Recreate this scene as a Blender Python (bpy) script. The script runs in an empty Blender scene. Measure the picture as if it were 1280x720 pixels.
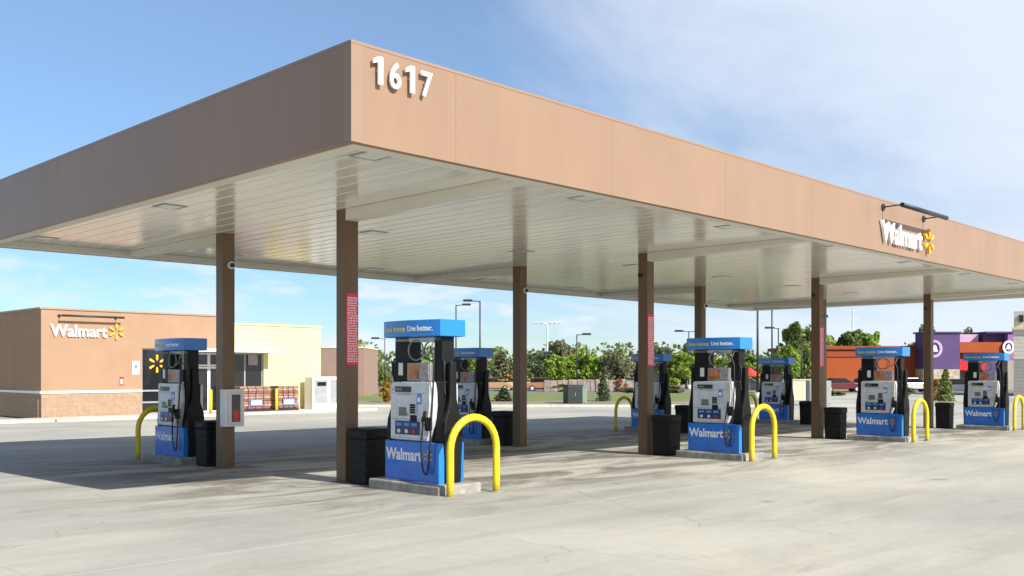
import bpy, bmesh, math, random
from mathutils import Vector, Matrix
random.seed(7)
R = math.radians
scene = bpy.context.scene
COL = scene.collection

# ------------------------------------------------------------------ frame
CAM = Vector((-6.366, -8.674, 1.8975))
RT = Vector((0.6977, -0.7164, 0)); FW = Vector((0.7164, 0.6977, 0))
FPX, YH = 1203.2, 462.245
CROT = -math.atan2(FW.x, FW.y)
def CF(px, F, z=0.0):
    p = CAM + RT*((px-640)/FPX*F) + FW*F
    return Vector((p.x, p.y, z))
def ZP(py, F): return CAM.z-(py-YH)/FPX*F
def G(x, y): return max(-.4, .12-.0075*x-.0125*y)

# ------------------------------------------------------------------ helpers
def tag(o, label=None, cat=None, group=None, kind=None):
    if label: o['label'] = label
    if cat: o['category'] = cat
    if group: o['group'] = group
    if kind: o['kind'] = kind
    return o
def thing(name, label, cat, loc=(0,0,0), rz=0, group=None):
    o = bpy.data.objects.new(name, None); COL.objects.link(o)
    o.location = loc; o.rotation_euler = (0,0,rz); o.empty_display_size = .2
    return tag(o, label, cat, group)
class MB:
    def __init__(s): s.bm = bmesh.new()
    def box(s, x0,x1,y0,y1,z0,z1, bev=0, seg=2, rot=None):
        r = bmesh.ops.create_cube(s.bm, size=1)
        vs = r['verts']
        for v in vs:
            v.co = Vector(((x0+x1)/2+v.co.x*(x1-x0), (y0+y1)/2+v.co.y*(y1-y0), (z0+z1)/2+v.co.z*(z1-z0)))
        if rot is not None:
            c = Vector(((x0+x1)/2,(y0+y1)/2,(z0+z1)/2))
            for v in vs: v.co = rot @ (v.co-c) + c
        if bev:
            es = list({e for v in vs for e in v.link_edges})
            bmesh.ops.bevel(s.bm, geom=es, offset=bev, segments=seg, profile=.5, affect='EDGES')
        return s
    def prism(s, pts, y0, y1, bev=0):      # outline in x,z, extruded along y
        a = [s.bm.verts.new((x, y0, z)) for x, z in pts]
        b = [s.bm.verts.new((x, y1, z)) for x, z in pts]
        n = len(pts)
        fs = [s.bm.faces.new(a), s.bm.faces.new(b[::-1])]
        for i in range(n):
            fs.append(s.bm.faces.new((a[i], b[i], b[(i+1)%n], a[(i+1)%n])))
        bmesh.ops.recalc_face_normals(s.bm, faces=fs)
        if bev:
            es = [e for v in a+b for e in v.link_edges]
            bmesh.ops.bevel(s.bm, geom=list(set(es)), offset=bev, segments=2, profile=.5, affect='EDGES')
        return s
    def prism_x(s, pts, x0, x1):           # outline in y,z, extruded along x
        a = [s.bm.verts.new((x0, y, z)) for y, z in pts]
        b = [s.bm.verts.new((x1, y, z)) for y, z in pts]
        n = len(pts); fs = [s.bm.faces.new(a), s.bm.faces.new(b[::-1])]
        for i in range(n): fs.append(s.bm.faces.new((a[i], b[i], b[(i+1)%n], a[(i+1)%n])))
        bmesh.ops.recalc_face_normals(s.bm, faces=fs)
        return s
    def prism_z(s, pts, z0, z1):
        a = [s.bm.verts.new((x, y, z0)) for x, y in pts]
        b = [s.bm.verts.new((x, y, z1)) for x, y in pts]
        n = len(pts); fs = [s.bm.faces.new(a), s.bm.faces.new(b[::-1])]
        for i in range(n): fs.append(s.bm.faces.new((a[i], b[i], b[(i+1)%n], a[(i+1)%n])))
        bmesh.ops.recalc_face_normals(s.bm, faces=fs)
        return s
    def tube(s, pts, r, n=10, r1=None, smooth=0):
        pts = [Vector(p) for p in pts]
        if smooth: pts = catmull(pts, smooth)
        m = len(pts); prev = None; rings = []
        for i, p in enumerate(pts):
            t = (pts[min(i+1,m-1)]-pts[max(i-1,0)]).normalized()
            if prev is None:
                u = t.orthogonal().normalized()
            else:
                u = (prev - t*prev.dot(t)).normalized()
            prev = u; w = t.cross(u)
            rr = r if r1 is None else r+(r1-r)*i/(m-1)
            rings.append([s.bm.verts.new(p+(u*math.cos(2*math.pi*k/n)+w*math.sin(2*math.pi*k/n))*rr) for k in range(n)])
        for i in range(m-1):
            for k in range(n):
                f = s.bm.faces.new((rings[i][k], rings[i][(k+1)%n], rings[i+1][(k+1)%n], rings[i+1][k])); f.smooth = True
        s.bm.faces.new(rings[0][::-1]); s.bm.faces.new(rings[-1])
        return s
    def disc(s, c, nrm, r, th, n=24):      # short cylinder
        c = Vector(c); nrm = Vector(nrm).normalized()
        return s.tube([c, c+nrm*th], r, n)
    def faces(s, verts, faces):
        vs = [s.bm.verts.new(v) for v in verts]
        for f in faces: s.bm.faces.new([vs[i] for i in f])
        return s
    def xf(s, M): bmesh.ops.transform(s.bm, matrix=M, verts=s.bm.verts); return s
    def build(s, name, mat, parent=None, label=None):
        me = bpy.data.meshes.new(name); s.bm.normal_update(); s.bm.to_mesh(me); s.bm.free()
        return link(name, me, mat, parent, label)
def link(name, me, mat, parent=None, label=None):
    if mat: 
        if not me.materials: me.materials.append(mat)
    o = bpy.data.objects.new(name, me); COL.objects.link(o)
    if parent: o.parent = parent
    if label: o['label'] = label
    return o
def catmull(p, n):
    out = []; m = len(p)
    for i in range(m-1):
        a, b, c, d = p[max(i-1,0)], p[i], p[i+1], p[min(i+2,m-1)]
        for k in range(n):
            t = k/n
            out.append(.5*((2*b)+(c-a)*t+(2*a-5*b+4*c-d)*t*t+(3*b-a-3*c+d)*t*t*t))
    out.append(p[-1]); return out
def copy_tree(o, parent=None):
    c = o.copy(); COL.objects.link(c); c.parent = parent
    for ch in list(o.children): copy_tree(ch, c)
    return c
def text_mesh(txt, size, ext=.004, off=0.0, sx=1.0, spacing=1.0, M=None):
    cu = bpy.data.curves.new('t', 'FONT'); cu.body = txt; cu.size = size; cu.extrude = ext
    cu.offset = off; cu.space_character = spacing; cu.resolution_u = 4
    cu.align_x = 'CENTER'; cu.align_y = 'BOTTOM_BASELINE'
    o = bpy.data.objects.new('t', cu); COL.objects.link(o)
    dg = bpy.context.evaluated_depsgraph_get()
    me = bpy.data.meshes.new_from_object(o.evaluated_get(dg))
    bpy.data.objects.remove(o); bpy.data.curves.remove(cu)
    me.materials.clear()
    T = Matrix.Rotation(math.pi/2, 4, 'X') @ Matrix.Diagonal((sx,1,1,1))   # stands up facing -Y
    if M is not None: T = M @ T
    me.transform(T); return me
def spark_mb(r, th, hole=.34, M=None):
    mb = MB()
    for k in range(6):
        a = math.pi/2 + k*math.pi/3
        ca, sa = math.cos(a), math.sin(a)
        prof = [(hole*r, -.06*r), (.6*r,-.12*r), (.93*r,-.13*r), (r,-.06*r), (r,.06*r), (.93*r,.13*r), (.6*r,.12*r), (hole*r,.06*r)]
        mb.prism([(u*ca-v*sa, u*sa+v*ca) for u, v in prof], -th, 0)
    if M is not None: mb.xf(M)
    return mb
T3 = Matrix.Translation

# ------------------------------------------------------------------ materials
def new_mat(name):
    m = bpy.data.materials.new(name); m.use_nodes = True
    nt = m.node_tree; return m, nt, nt.nodes['Principled BSDF']
def N(nt, t, **k):
    n = nt.nodes.new(t)
    for a, b in k.items():
        if a in n.inputs: n.inputs[a].default_value = b
        else: setattr(n, a, b)
    return n
def pos(nt): return N(nt, 'ShaderNodeNewGeometry').outputs['Position']
def ramp(nt, fac, stops):
    r = N(nt, 'ShaderNodeValToRGB'); nt.links.new(fac, r.inputs[0])
    e = r.color_ramp.elements
    e[0].position, e[0].color = stops[0][0], (*stops[0][1], 1)
    e[1].position, e[1].color = stops[-1][0], (*stops[-1][1], 1)
    for p, c in stops[1:-1]:
        x = e.new(p); x.color = (*c, 1)
    return r.outputs[0]
def noise(nt, vec, scale, detail=4, rough=.55, dist=0):
    n = N(nt, 'ShaderNodeTexNoise', Scale=scale, Detail=detail, Roughness=rough, Distortion=dist)
    nt.links.new(vec, n.inputs['Vector']); return n.outputs['Fac']
def mapping(nt, vec, sc):
    m = N(nt, 'ShaderNodeMapping'); m.inputs['Scale'].default_value = sc
    nt.links.new(vec, m.inputs['Vector']); return m.outputs[0]
def mixc(nt, fac, a, b, mode='MIX'):
    m = N(nt, 'ShaderNodeMix', data_type='RGBA', blend_type=mode)
    if isinstance(fac, (int, float)): m.inputs[0].default_value = fac
    else: nt.links.new(fac, m.inputs[0])
    for i, v in ((6, a), (7, b)):
        if isinstance(v, tuple): m.inputs[i].default_value = (*v, 1)
        else: nt.links.new(v, m.inputs[i])
    return m.outputs[2]
def math_(nt, op, a, b=None, c=None):
    m = N(nt, 'ShaderNodeMath', operation=op)
    for i, v in enumerate((a, b, c)):
        if v is None: continue
        if isinstance(v, (int, float)): m.inputs[i].default_value = v
        else: nt.links.new(v, m.inputs[i])
    return m.outputs[0]
def bump(nt, b, h, strength=.3, dist=.02):
    n = N(nt, 'ShaderNodeBump', Strength=strength, Distance=dist)
    nt.links.new(h, n.inputs['Height']); nt.links.new(n.outputs[0], b.inputs['Normal'])
def pbr(name, col, rough=.5, metal=0, var=.12, scale=3, bmp=0, bscale=60, coat=0, spec=.5, stretch=(1,1,1)):
    m, nt, b = new_mat(name)
    b.inputs['Roughness'].default_value = rough; b.inputs['Metallic'].default_value = metal
    b.inputs['Specular IOR Level'].default_value = spec; b.inputs['Coat Weight'].default_value = coat
    p = mapping(nt, pos(nt), stretch)
    f = noise(nt, p, scale, 5)
    lo = tuple(c*(1-var) for c in col); hi = tuple(min(1, c*(1+var)) for c in col)
    c = ramp(nt, f, [(.3, lo), (.7, hi)])
    nt.links.new(c, b.inputs['Base Color'])
    rr = N(nt, 'ShaderNodeMapRange'); rr.inputs['To Min'].default_value = max(.02, rough*.85); rr.inputs['To Max'].default_value = min(1, rough*1.15)
    nt.links.new(noise(nt, p, scale*2.3, 3), rr.inputs['Value']); nt.links.new(rr.outputs[0], b.inputs['Roughness'])
    if bmp: bump(nt, b, noise(nt, p, bscale, 4), bmp, .01)
    return m
M = {}
M['fascia'] = pbr('fascia_brown', (.300,.194,.130), .42, 0, .06, 1.2, .04, 3, spec=.35, stretch=(1,1,.25))
M['fascia_trim'] = pbr('fascia_trim', (.30,.195,.13), .4, 0, .05, 1)
M['column'] = pbr('column_brown', (.145,.083,.038), .42, 0, .15, 2.5, .05, 40, stretch=(1,1,.3))
def soffit_mat():
    m, nt, b = new_mat('soffit_white')
    p = pos(nt)
    c = ramp(nt, noise(nt, mapping(nt, p, (2,.25,1)), 1.2, 4), [(.3,(.70,.67,.57)),(.7,(.82,.79,.69))])
    # faint dirt seam on every panel joint
    x = N(nt, 'ShaderNodeSeparateXYZ'); nt.links.new(p, x.inputs[0])
    nt.links.new(c, b.inputs['Base Color'])
    b.inputs['Roughness'].default_value = .13; b.inputs['Specular IOR Level'].default_value = .9
    bump(nt, b, noise(nt, mapping(nt, p, (5,.8,1)), 1.5, 3), .35, .012)
    return m
M['soffit'] = soffit_mat()
M['beam'] = pbr('beam_white', (.72,.70,.60), .4, 0, .05, 1)
M['blue'] = pbr('pump_blue', (.010,.165,.66), .28, 0, .12, 4, coat=.3)
M['topper'] = pbr('topper_blue', (.012,.20,.64), .3, 0, .06, 2, coat=.3)
M['navy'] = pbr('button_navy', (.012,.03,.13), .3)
M['silver'] = pbr('pump_silver', (.62,.64,.68), .33, .15, .12, 5)
M['silver_dk'] = pbr('pump_silver_dark', (.3,.32,.35), .35, .4)
M['black'] = pbr('black_plastic', (.0045,.0045,.005), .5, 0, .3, 6, .1, 90, spec=.3)
M['rubber'] = pbr('hose_rubber', (.014,.014,.015), .5)
M['hose_grey'] = pbr('hose_grey', (.22,.23,.21), .45)
M['bin'] = pbr('bin_black', (.006,.006,.006), .6, 0, .3, 8, .15, 60, spec=.3)
M['screen'] = pbr('screen_dark', (.01,.012,.012), .12)
M['lcd'] = pbr('display_green_grey', (.13,.16,.13), .2)
M['white'] = pbr('white_paint', (.8,.8,.78), .4, 0, .04)
M['white_plastic'] = pbr('white_plastic', (.72,.73,.74), .35, 0, .05)
M['letters'] = pbr('letter_white', (.86,.86,.86), .35, 0, .02)
M['letters_y'] = pbr('letter_yellow', (.8,.62,.12), .4, 0, .03)
M['spark'] = pbr('emblem_yellow', (.86,.44,.02), .4, 0, .04)
M['red'] = pbr('red_sticker', (.78,.03,.08), .45, 0, .1)
M['redbtn'] = pbr('red_button', (.55,.02,.02), .35)
M['pinkwhite'] = pbr('sticker_text', (.85,.6,.62), .5, 0, .2, 30)
M['orange'] = pbr('poster_orange', (.42,.17,.07), .4, 0, .6, 9)
M['poster_grey'] = pbr('poster_grey', (.34,.3,.32), .4, 0, .5, 20)
M['sticker_blue'] = pbr('sticker_blue', (.09,.25,.68), .4, 0, .2, 30)
M['yellow'] = None
def yellow_mat():
    m, nt, b = new_mat('safety_yellow'); b.inputs['Roughness'].default_value = .42
    p = pos(nt)
    c = ramp(nt, noise(nt, p, 4, 4), [(.3,(.70,.52,.012)),(.7,(.80,.63,.015))])
    ch = N(nt, 'ShaderNodeMapRange'); ch.inputs['From Min'].default_value = .655; ch.inputs['From Max'].default_value = .68
    nt.links.new(noise(nt, mapping(nt, p, (1,1,.6)), 17, 5, .65), ch.inputs['Value'])
    c = mixc(nt, math_(nt, 'MULTIPLY', ch.outputs[0], .8), c, (.12,.085,.05))
    tcn = N(nt, 'ShaderNodeTexCoord'); sz = N(nt, 'ShaderNodeSeparateXYZ'); nt.links.new(tcn.outputs['Object'], sz.inputs[0])
    lo = N(nt, 'ShaderNodeMapRange'); lo.inputs['From Min'].default_value = .16; lo.inputs['From Max'].default_value = .0
    nt.links.new(math_(nt, 'ADD', sz.outputs[2], math_(nt, 'MULTIPLY', math_(nt, 'SUBTRACT', noise(nt, p, 20, 4), .5), .2)), lo.inputs['Value'])
    c = mixc(nt, math_(nt, 'MULTIPLY', lo.outputs[0], .6), c, (.2,.16,.08))
    nt.links.new(c, b.inputs['Base Color']); bump(nt, b, ch.outputs[0], .2, .003); return m
M['yellow'] = yellow_mat()
M['dark_metal'] = pbr('dark_metal', (.035,.035,.04), .45, .3)
M['grey_metal'] = pbr('grey_metal', (.36,.37,.38), .45, .3)
M['pale_metal'] = pbr('pale_metal', (.6,.6,.58), .45, .2)
M['lens'] = pbr('lamp_lens', (.75,.75,.7), .2, 0, .03)
M['glass_dark'] = pbr('window_glass', (.012,.014,.016), .06, 0, .3, 1, spec=.7)
M['tan_wall'] = pbr('tan_stucco', (.36,.225,.14), .85, 0, .05, 1.2, .3, 30)
M['pink_wall'] = pbr('pinkish_wall', (.30,.20,.165), .85, 0, .06, 1, .2, 30)
M['cream_wall'] = pbr('cream_stucco', (.66,.59,.32), .85, 0, .03, 1, .2, 30)
M['roof'] = pbr('roof_membrane', (.3,.29,.27), .9)
M['cap_tan'] = pbr('cap_tan', (.36,.25,.17), .5)
M['island'] = pbr('island_concrete', (.30,.28,.25), .85, 0, .35, 6, .5, 40)
M['kerb'] = pbr('kerb_concrete', (.56,.53,.46), .85, 0, .2, 3, .4, 30)
M['green_box'] = pbr('utility_green', (.010,.022,.02), .5, 0, .15)
M['pale_green_box'] = pbr('utility_pale', (.24,.32,.26), .5, 0, .1)
M['orange_wall'] = pbr('orange_wall', (.34,.062,.008), .8, 0, .06, .7)
M['orange_dk'] = pbr('orange_band', (.27,.045,.008), .7, 0, .06)
M['purple'] = pbr('purple_wall', (.085,.05,.16), .75, 0, .06, .7)
M['purple_dk'] = pbr('purple_cap', (.06,.03,.12), .6)
M['purple_lit'] = pbr('purple_wall_lit', (.27,.12,.30), .75, 0, .06, .7)  # lit face of the right purple tower, its sunlight put into the colour
M['lilac'] = pbr('lilac_trim', (.5,.33,.5), .6)
M['stone'] = pbr('stone_base', (.42,.36,.28), .85, 0, .3, 2, .4, 10)
M['bark'] = pbr('bark', (.075,.05,.035), .9, 0, .3, 6, .4, 20)
M['tyre'] = pbr('tyre', (.02,.02,.02), .8)
def brickmat(name, c1, c2, mortar, sx, sy, bw=.4, rh=.2, ms=.012, axis='xz'):
    m, nt, b = new_mat(name); b.inputs['Roughness'].default_value = .9
    s = N(nt, 'ShaderNodeSeparateXYZ'); nt.links.new(pos(nt), s.inputs[0])
    c = N(nt, 'ShaderNodeCombineXYZ')
    nt.links.new(math_(nt, 'ADD', s.outputs[0], s.outputs[1]), c.inputs[0]); nt.links.new(s.outputs[2], c.inputs[1])
    br = N(nt, 'ShaderNodeTexBrick'); nt.links.new(c.outputs[0], br.inputs['Vector'])
    br.inputs['Color1'].default_value = (*c1,1); br.inputs['Color2'].default_value = (*c2,1); br.inputs['Mortar'].default_value = (*mortar,1)
    br.inputs['Scale'].default_value = 1; br.inputs['Brick Width'].default_value = bw; br.inputs['Row Height'].default_value = rh
    br.inputs['Mortar Size'].default_value = ms
    col = mixc(nt, .5, br.outputs[0], ramp(nt, noise(nt, pos(nt), 5, 4), [(.3, tuple(x*.8 for x in c1)), (.7, tuple(min(1,x*1.15) for x in c2))]))
    nt.links.new(col, b.inputs['Base Color']); bump(nt, b, noise(nt, pos(nt), 40, 3), .4, .01)
    return m
M['block'] = brickmat('split_block', (.33,.225,.15), (.37,.26,.175), (.27,.19,.13), 1, 1)
M['siding_hi'] = brickmat('siding_light', (.6,.55,.48), (.62,.57,.5), (.3,.28,.25), 1, 1, 50, .35, .03)
M['siding_lo'] = brickmat('siding_dark', (.33,.31,.27), (.35,.33,.3), (.18,.17,.15), 1, 1, 50, .3, .03)
M['cream_brick'] = pbr('pale_block', (.62,.53,.4), .85, 0, .05, 1)

def ground_mat():
    m, nt, b = new_mat('concrete_ground')
    p = pos(nt); s = N(nt, 'ShaderNodeSeparateXYZ'); nt.links.new(p, s.inputs[0])
    X, Y = s.outputs[0], s.outputs[1]
    big = noise(nt, p, .16, 5, .6, .6)
    c = ramp(nt, big, [(.28,(.36,.355,.33)),(.42,(.43,.42,.38)),(.56,(.50,.485,.425)),(.72,(.60,.57,.48))])
    streak = noise(nt, mapping(nt, p, (.22,1.3,1)), .9, 6, .65, .4)
    c = mixc(nt, 1, c, ramp(nt, streak, [(.28,(.80,.79,.78)),(.55,(1,1,1))]), 'MULTIPLY')
    fine = noise(nt, p, 9, 6, .7)
    c = mixc(nt, 1, c, ramp(nt, fine, [(.25,(.88,.88,.87)),(.75,(1.0,1.0,1.0))]), 'MULTIPLY')
    # fuel stains and tyre grime round the islands
    dy = math_(nt, 'ABSOLUTE', math_(nt, 'SUBTRACT', Y, 6.4))
    zone = N(nt, 'ShaderNodeMapRange', interpolation_type='SMOOTHSTEP'); zone.inputs['From Min'].default_value = 7.8; zone.inputs['From Max'].default_value = 3.2
    nt.links.new(dy, zone.inputs['Value'])
    xr = math_(nt, 'ABSOLUTE', math_(nt, 'SUBTRACT', X, 15.2))
    zx = N(nt, 'ShaderNodeMapRange', interpolation_type='SMOOTHSTEP'); zx.inputs['From Min'].default_value = 17.5; zx.inputs['From Max'].default_value = 13
    nt.links.new(xr, zx.inputs['Value'])
    st = noise(nt, mapping(nt, p, (.42,1.25,1)), .8, 6, .7, .9)
    st = N(nt, 'ShaderNodeMapRange', interpolation_type='SMOOTHSTEP', **{}) if False else st
    sr = N(nt, 'ShaderNodeMapRange', interpolation_type='SMOOTHSTEP'); sr.inputs['From Min'].default_value = .42; sr.inputs['From Max'].default_value = .60
    nt.links.new(st, sr.inputs['Value'])
    msk = math_(nt, 'MULTIPLY', math_(nt, 'MULTIPLY', zone.outputs[0], zx.outputs[0]), sr.outputs[0])
    c = mixc(nt, math_(nt, 'MULTIPLY', msk, .85), c, (.13,.11,.085))
    # scuffed tyre lanes beside the islands and hairline cracks
    cr = N(nt, 'ShaderNodeTexVoronoi', feature='DISTANCE_TO_EDGE', Scale=.16); nt.links.new(mixv(nt, p), cr.inputs['Vector'])
    crl = math_(nt, 'LESS_THAN', cr.outputs['Distance'], .0016)
    brk = math_(nt, 'GREATER_THAN', noise(nt, p, .35, 2), .52)
    c = mixc(nt, math_(nt, 'MULTIPLY', math_(nt, 'MULTIPLY', crl, brk), .28), c, (.16,.15,.13))
    pt = N(nt, 'ShaderNodeMapRange', interpolation_type='SMOOTHSTEP'); pt.inputs['From Min'].default_value = .6; pt.inputs['From Max'].default_value = .72
    nt.links.new(noise(nt, mapping(nt, p, (.8,1.6,1)), .55, 6, .7, 1.2), pt.inputs['Value'])
    c = mixc(nt, math_(nt, 'MULTIPLY', pt.outputs[0], .35), c, (.2,.185,.16))
    # small oil drips anywhere
    v = N(nt, 'ShaderNodeTexVoronoi', Scale=.55); nt.links.new(mixv(nt, p), v.inputs['Vector'])
    dr = N(nt, 'ShaderNodeMapRange'); dr.inputs['From Min'].default_value = .10; dr.inputs['From Max'].default_value = .03
    nt.links.new(v.outputs['Distance'], dr.inputs['Value'])
    c = mixc(nt, math_(nt, 'MULTIPLY', dr.outputs[0], .45), c, (.13,.12,.1))
    # sawn joints
    wob = math_(nt, 'MULTIPLY', math_(nt, 'SUBTRACT', noise(nt, p, 1.4, 3), .5), .03)
    def joint(q, off, per, wd):
        a = math_(nt, 'ADD', math_(nt, 'ADD', q, wob), off)
        f = math_(nt, 'ABSOLUTE', math_(nt, 'SUBTRACT', math_(nt, 'FRACT', math_(nt, 'DIVIDE', a, per)), .5))
        return math_(nt, 'LESS_THAN', f, wd/per)
    jy = joint(Y, 4.84, 9.2, .013); jx = joint(X, 1.3, 4.16, .007)
    c = mixc(nt, math_(nt, 'MULTIPLY', jy, .5), c, (.66,.64,.57))
    c = mixc(nt, math_(nt, 'MULTIPLY', jx, .3), c, (.28,.26,.23))
    nt.links.new(c, b.inputs['Base Color']); b.inputs['Roughness'].default_value = .8
    b.inputs['Specular IOR Level'].default_value = .3
    bump(nt, b, noise(nt, p, 45, 5, .7), .25, .01)
    return m
def mixv(nt, p):
    n = N(nt, 'ShaderNodeTexNoise', Scale=1.3, Detail=3); nt.links.new(p, n.inputs['Vector'])
    a = N(nt, 'ShaderNodeVectorMath', operation='MULTIPLY_ADD')
    nt.links.new(n.outputs['Color'], a.inputs[0]); a.inputs[1].default_value = (.8,.8,0); nt.links.new(p, a.inputs[2])
    return a.outputs[0]
M['ground'] = ground_mat()
def simple_ground(name, a, b_, sc, st=(1,1,1), bmp=.4):
    m, nt, b = new_mat(name)
    c = ramp(nt, noise(nt, mapping(nt, pos(nt), st), sc, 6, .65), [(.3,a),(.7,b_)])
    nt.links.new(c, b.inputs['Base Color']); b.inputs['Roughness'].default_value = .9
    bump(nt, b, noise(nt, pos(nt), 12, 4), bmp, .05); return m
M['grass'] = simple_ground('grass', (.12,.17,.04), (.22,.25,.08), .5)
M['asphalt'] = simple_ground('asphalt', (.16,.16,.165), (.22,.22,.22), .3)
M['dirt'] = simple_ground('dry_dirt', (.2,.17,.12), (.32,.28,.2), .2)
def leafmat(name, a, b_, sc=.9):
    m, nt, b = new_mat(name)
    c = ramp(nt, noise(nt, pos(nt), sc, 4, .7), [(.3,a),(.7,b_)])
    nt.links.new(c, b.inputs['Base Color']); b.inputs['Roughness'].default_value = .65
    b.inputs['Subsurface Weight'].default_value = 0
    tr = N(nt, 'ShaderNodeBsdfTranslucent'); nt.links.new(c, tr.inputs['Color'])
    mx = N(nt, 'ShaderNodeMixShader'); mx.inputs[0].default_value = .3
    out = nt.nodes['Material Output']
    nt.links.new(b.outputs[0], mx.inputs[1]); nt.links.new(tr.outputs[0], mx.inputs[2]); nt.links.new(mx.outputs[0], out.inputs['Surface'])
    return m
M['leaf'] = leafmat('leaf_bright', (.17,.27,.03), (.33,.44,.07))
M['leaf_mid'] = leafmat('leaf_mid', (.12,.18,.045), (.24,.30,.08))
M['leaf_olive'] = leafmat('leaf_olive', (.15,.16,.08), (.27,.27,.15))
M['pine'] = leafmat('pine_needles', (.07,.10,.045), (.14,.18,.08))
M['rust_leaf'] = leafmat('leaf_rust', (.3,.09,.03), (.55,.27,.12), 3)
M['gold_leaf'] = leafmat('leaf_gold', (.3,.17,.03), (.5,.32,.06), 3)

# ------------------------------------------------------------------ ground
def lines(lim, step0):
    v = [0]; st = step0
    while v[-1] < lim:
        v.append(v[-1]+st)
        if v[-1] > 60: st *= 1.5
    return sorted([-a for a in v[1:]]+v)
gx = lines(1600, 4); gy = lines(1600, 4)
me = bpy.data.meshes.new('ground')
vs = [(x, y, G(x, y)) if True else 0 for y in gy for x in gx]
vs = [(x, y, min(z, .45)) for x, y, z in vs]
n = len(gx)
me.from_pydata(vs, [], [(j*n+i, j*n+i+1, (j+1)*n+i+1, (j+1)*n+i) for j in range(len(gy)-1) for i in range(n-1)])
for pl in me.polygons: pl.use_smooth = True
tag(link('ground', me, M['ground']), kind='structure')
def strip(name, px0, px1, F0, F1, z, mat, kind='structure', th=None):
    a, b, c, d = (RT*((px0-640)/FPX*F0)+FW*F0+CAM, RT*((px1-640)/FPX*F0)+FW*F0+CAM, RT*((px1-640)/FPX*F1)+FW*F1+CAM, RT*((px0-640)/FPX*F1)+FW*F1+CAM)
    mb = MB()
    if th: mb.prism_z([(q.x, q.y) for q in (a, b, c, d)], z-th, z)
    else: mb.faces([(q.x, q.y, z) for q in (a, b, c, d)], [(0,1,2,3)])
    return tag(mb.build(name, mat), kind=kind)
strip('kerb', 380, 985, 59.6, 60.0, -.26, M['kerb'], th=.2)
strip('verge', 380, 985, 60.01, 67, -.25, M['dirt'], th=.15)
strip('lawn', 330, 985, 67.01, 88, -.24, M['grass'], th=.12)
strip('road', -300, 1500, 94, 104, -.392, M['asphalt'])
strip('field', -900, 2200, 106, 700, -.388, M['dirt'])
sw = MB().box(4, 27.5, 35.2, 37.0, -.6, -.27, .015).box(9.9, 27.5, 34.95, 35.2, -.6, -.275)
tag(sw.build('sidewalk', M['kerb']), kind='structure')

# ------------------------------------------------------------------ canopy
L, W, FB, FT, SZ = 30.4, 12.79, 4.42, 5.545, 4.55
can = thing('canopy', 'long flat brown-edged fuel canopy on eight square brown columns', 'canopy', (0,0,0))
f = MB()
t = .1
def seams(total, start, step):
    a = [0]; x = start
    while x < total-.3: a.append(x); x += step
    return a+[total]
g = .0015
fx = seams(L, 1.56, 3.05)
for a, b in zip(fx, fx[1:]):
    f.box(a+(g if a else 0), b-(g if b<L else 0), 0, t, FB, FT-.04); f.box(a+g, b-g, W-t, W, FB, FT-.04)
fy = seams(W-2*t, 2.9, 3.05)
for a, b in zip(fy, fy[1:]):
    f.box(0, t, t+a+g, t+b-g, FB, FT-.04); f.box(L-t, L, t+a+g, t+b-g, FB, FT-.04)
f.build('fascia', M['fascia'], can)
# thin coping and corner trims, bottom drip
f = MB()
f.box(-.004, L+.004, -.004, t+.02, FT-.038, FT, .004).box(-.004, L+.004, W-t-.02, W+.004, FT-.038, FT, .004)
f.box(-.004, t+.02, t+.022, W-t-.022, FT-.038, FT, .004).box(L-t-.02, L+.004, t+.022, W-t-.022, FT-.038, FT, .004)
for (cx, cy) in ((0,0),(L,0),(0,W),(L,W)):
    sx = 1 if cx == 0 else -1; sy = 1 if cy == 0 else -1
    f.box(*sorted((cx-sx*.004, cx+sx*.14)), *sorted((cy-sy*.004, cy-sy*.0005)), FB+.002, FT-.04)
    f.box(*sorted((cx-sx*.004, cx-sx*.0005)), *sorted((cy, cy+sy*.14)), FB+.002, FT-.04)
f.build('coping', M['fascia_trim'], can)
f = MB().box(t+.002, L-t-.002, t+.002, W-t-.002, 5.1, 5.2)
f.build('roof', M['roof'], can)
# backing behind panel gaps
f = MB().box(t*.55, L-t*.55, t*.55, t*.9, FB+.01, FT-.05)
f = MB()
# ribbed soffit
pr = []
x = t+.002
per = (L-2*t-.004)/84
for i in range(84):
    a = x+i*per
    pr += [(a, SZ), (a+per-.04, SZ), (a+per-.030, SZ+.014), (a+per-.010, SZ+.014)]
pr.append((L-t-.002, SZ))
vs = [(px_, y_, pz_) for (px_, pz_) in pr for y_ in (t+.002, W-t-.002)]
f.faces(vs, [(2*i, 2*i+1, 2*i+3, 2*i+2) for i in range(len(pr)-1)])
f.build('soffit', M['soffit'], can)
f = MB()   # inner lip under the soffit edge
q = t+.003
f.box(q, L-q, q, q+.22, 4.425, SZ-.003).box(q, L-q, W-q-.22, W-q, 4.425, SZ-.003)
f.box(q, q+.22, q+.223, W-q-.223, 4.425, SZ-.003).box(L-q-.22, L-q, q+.223, W-q-.223, 4.425, SZ-.003)
f.build('gutter', M['beam'], can)
CX = [3.2+8.317*i for i in range(4)]; CN, CFW = 4.47, 8.46; h = .13
cols = []
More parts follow.
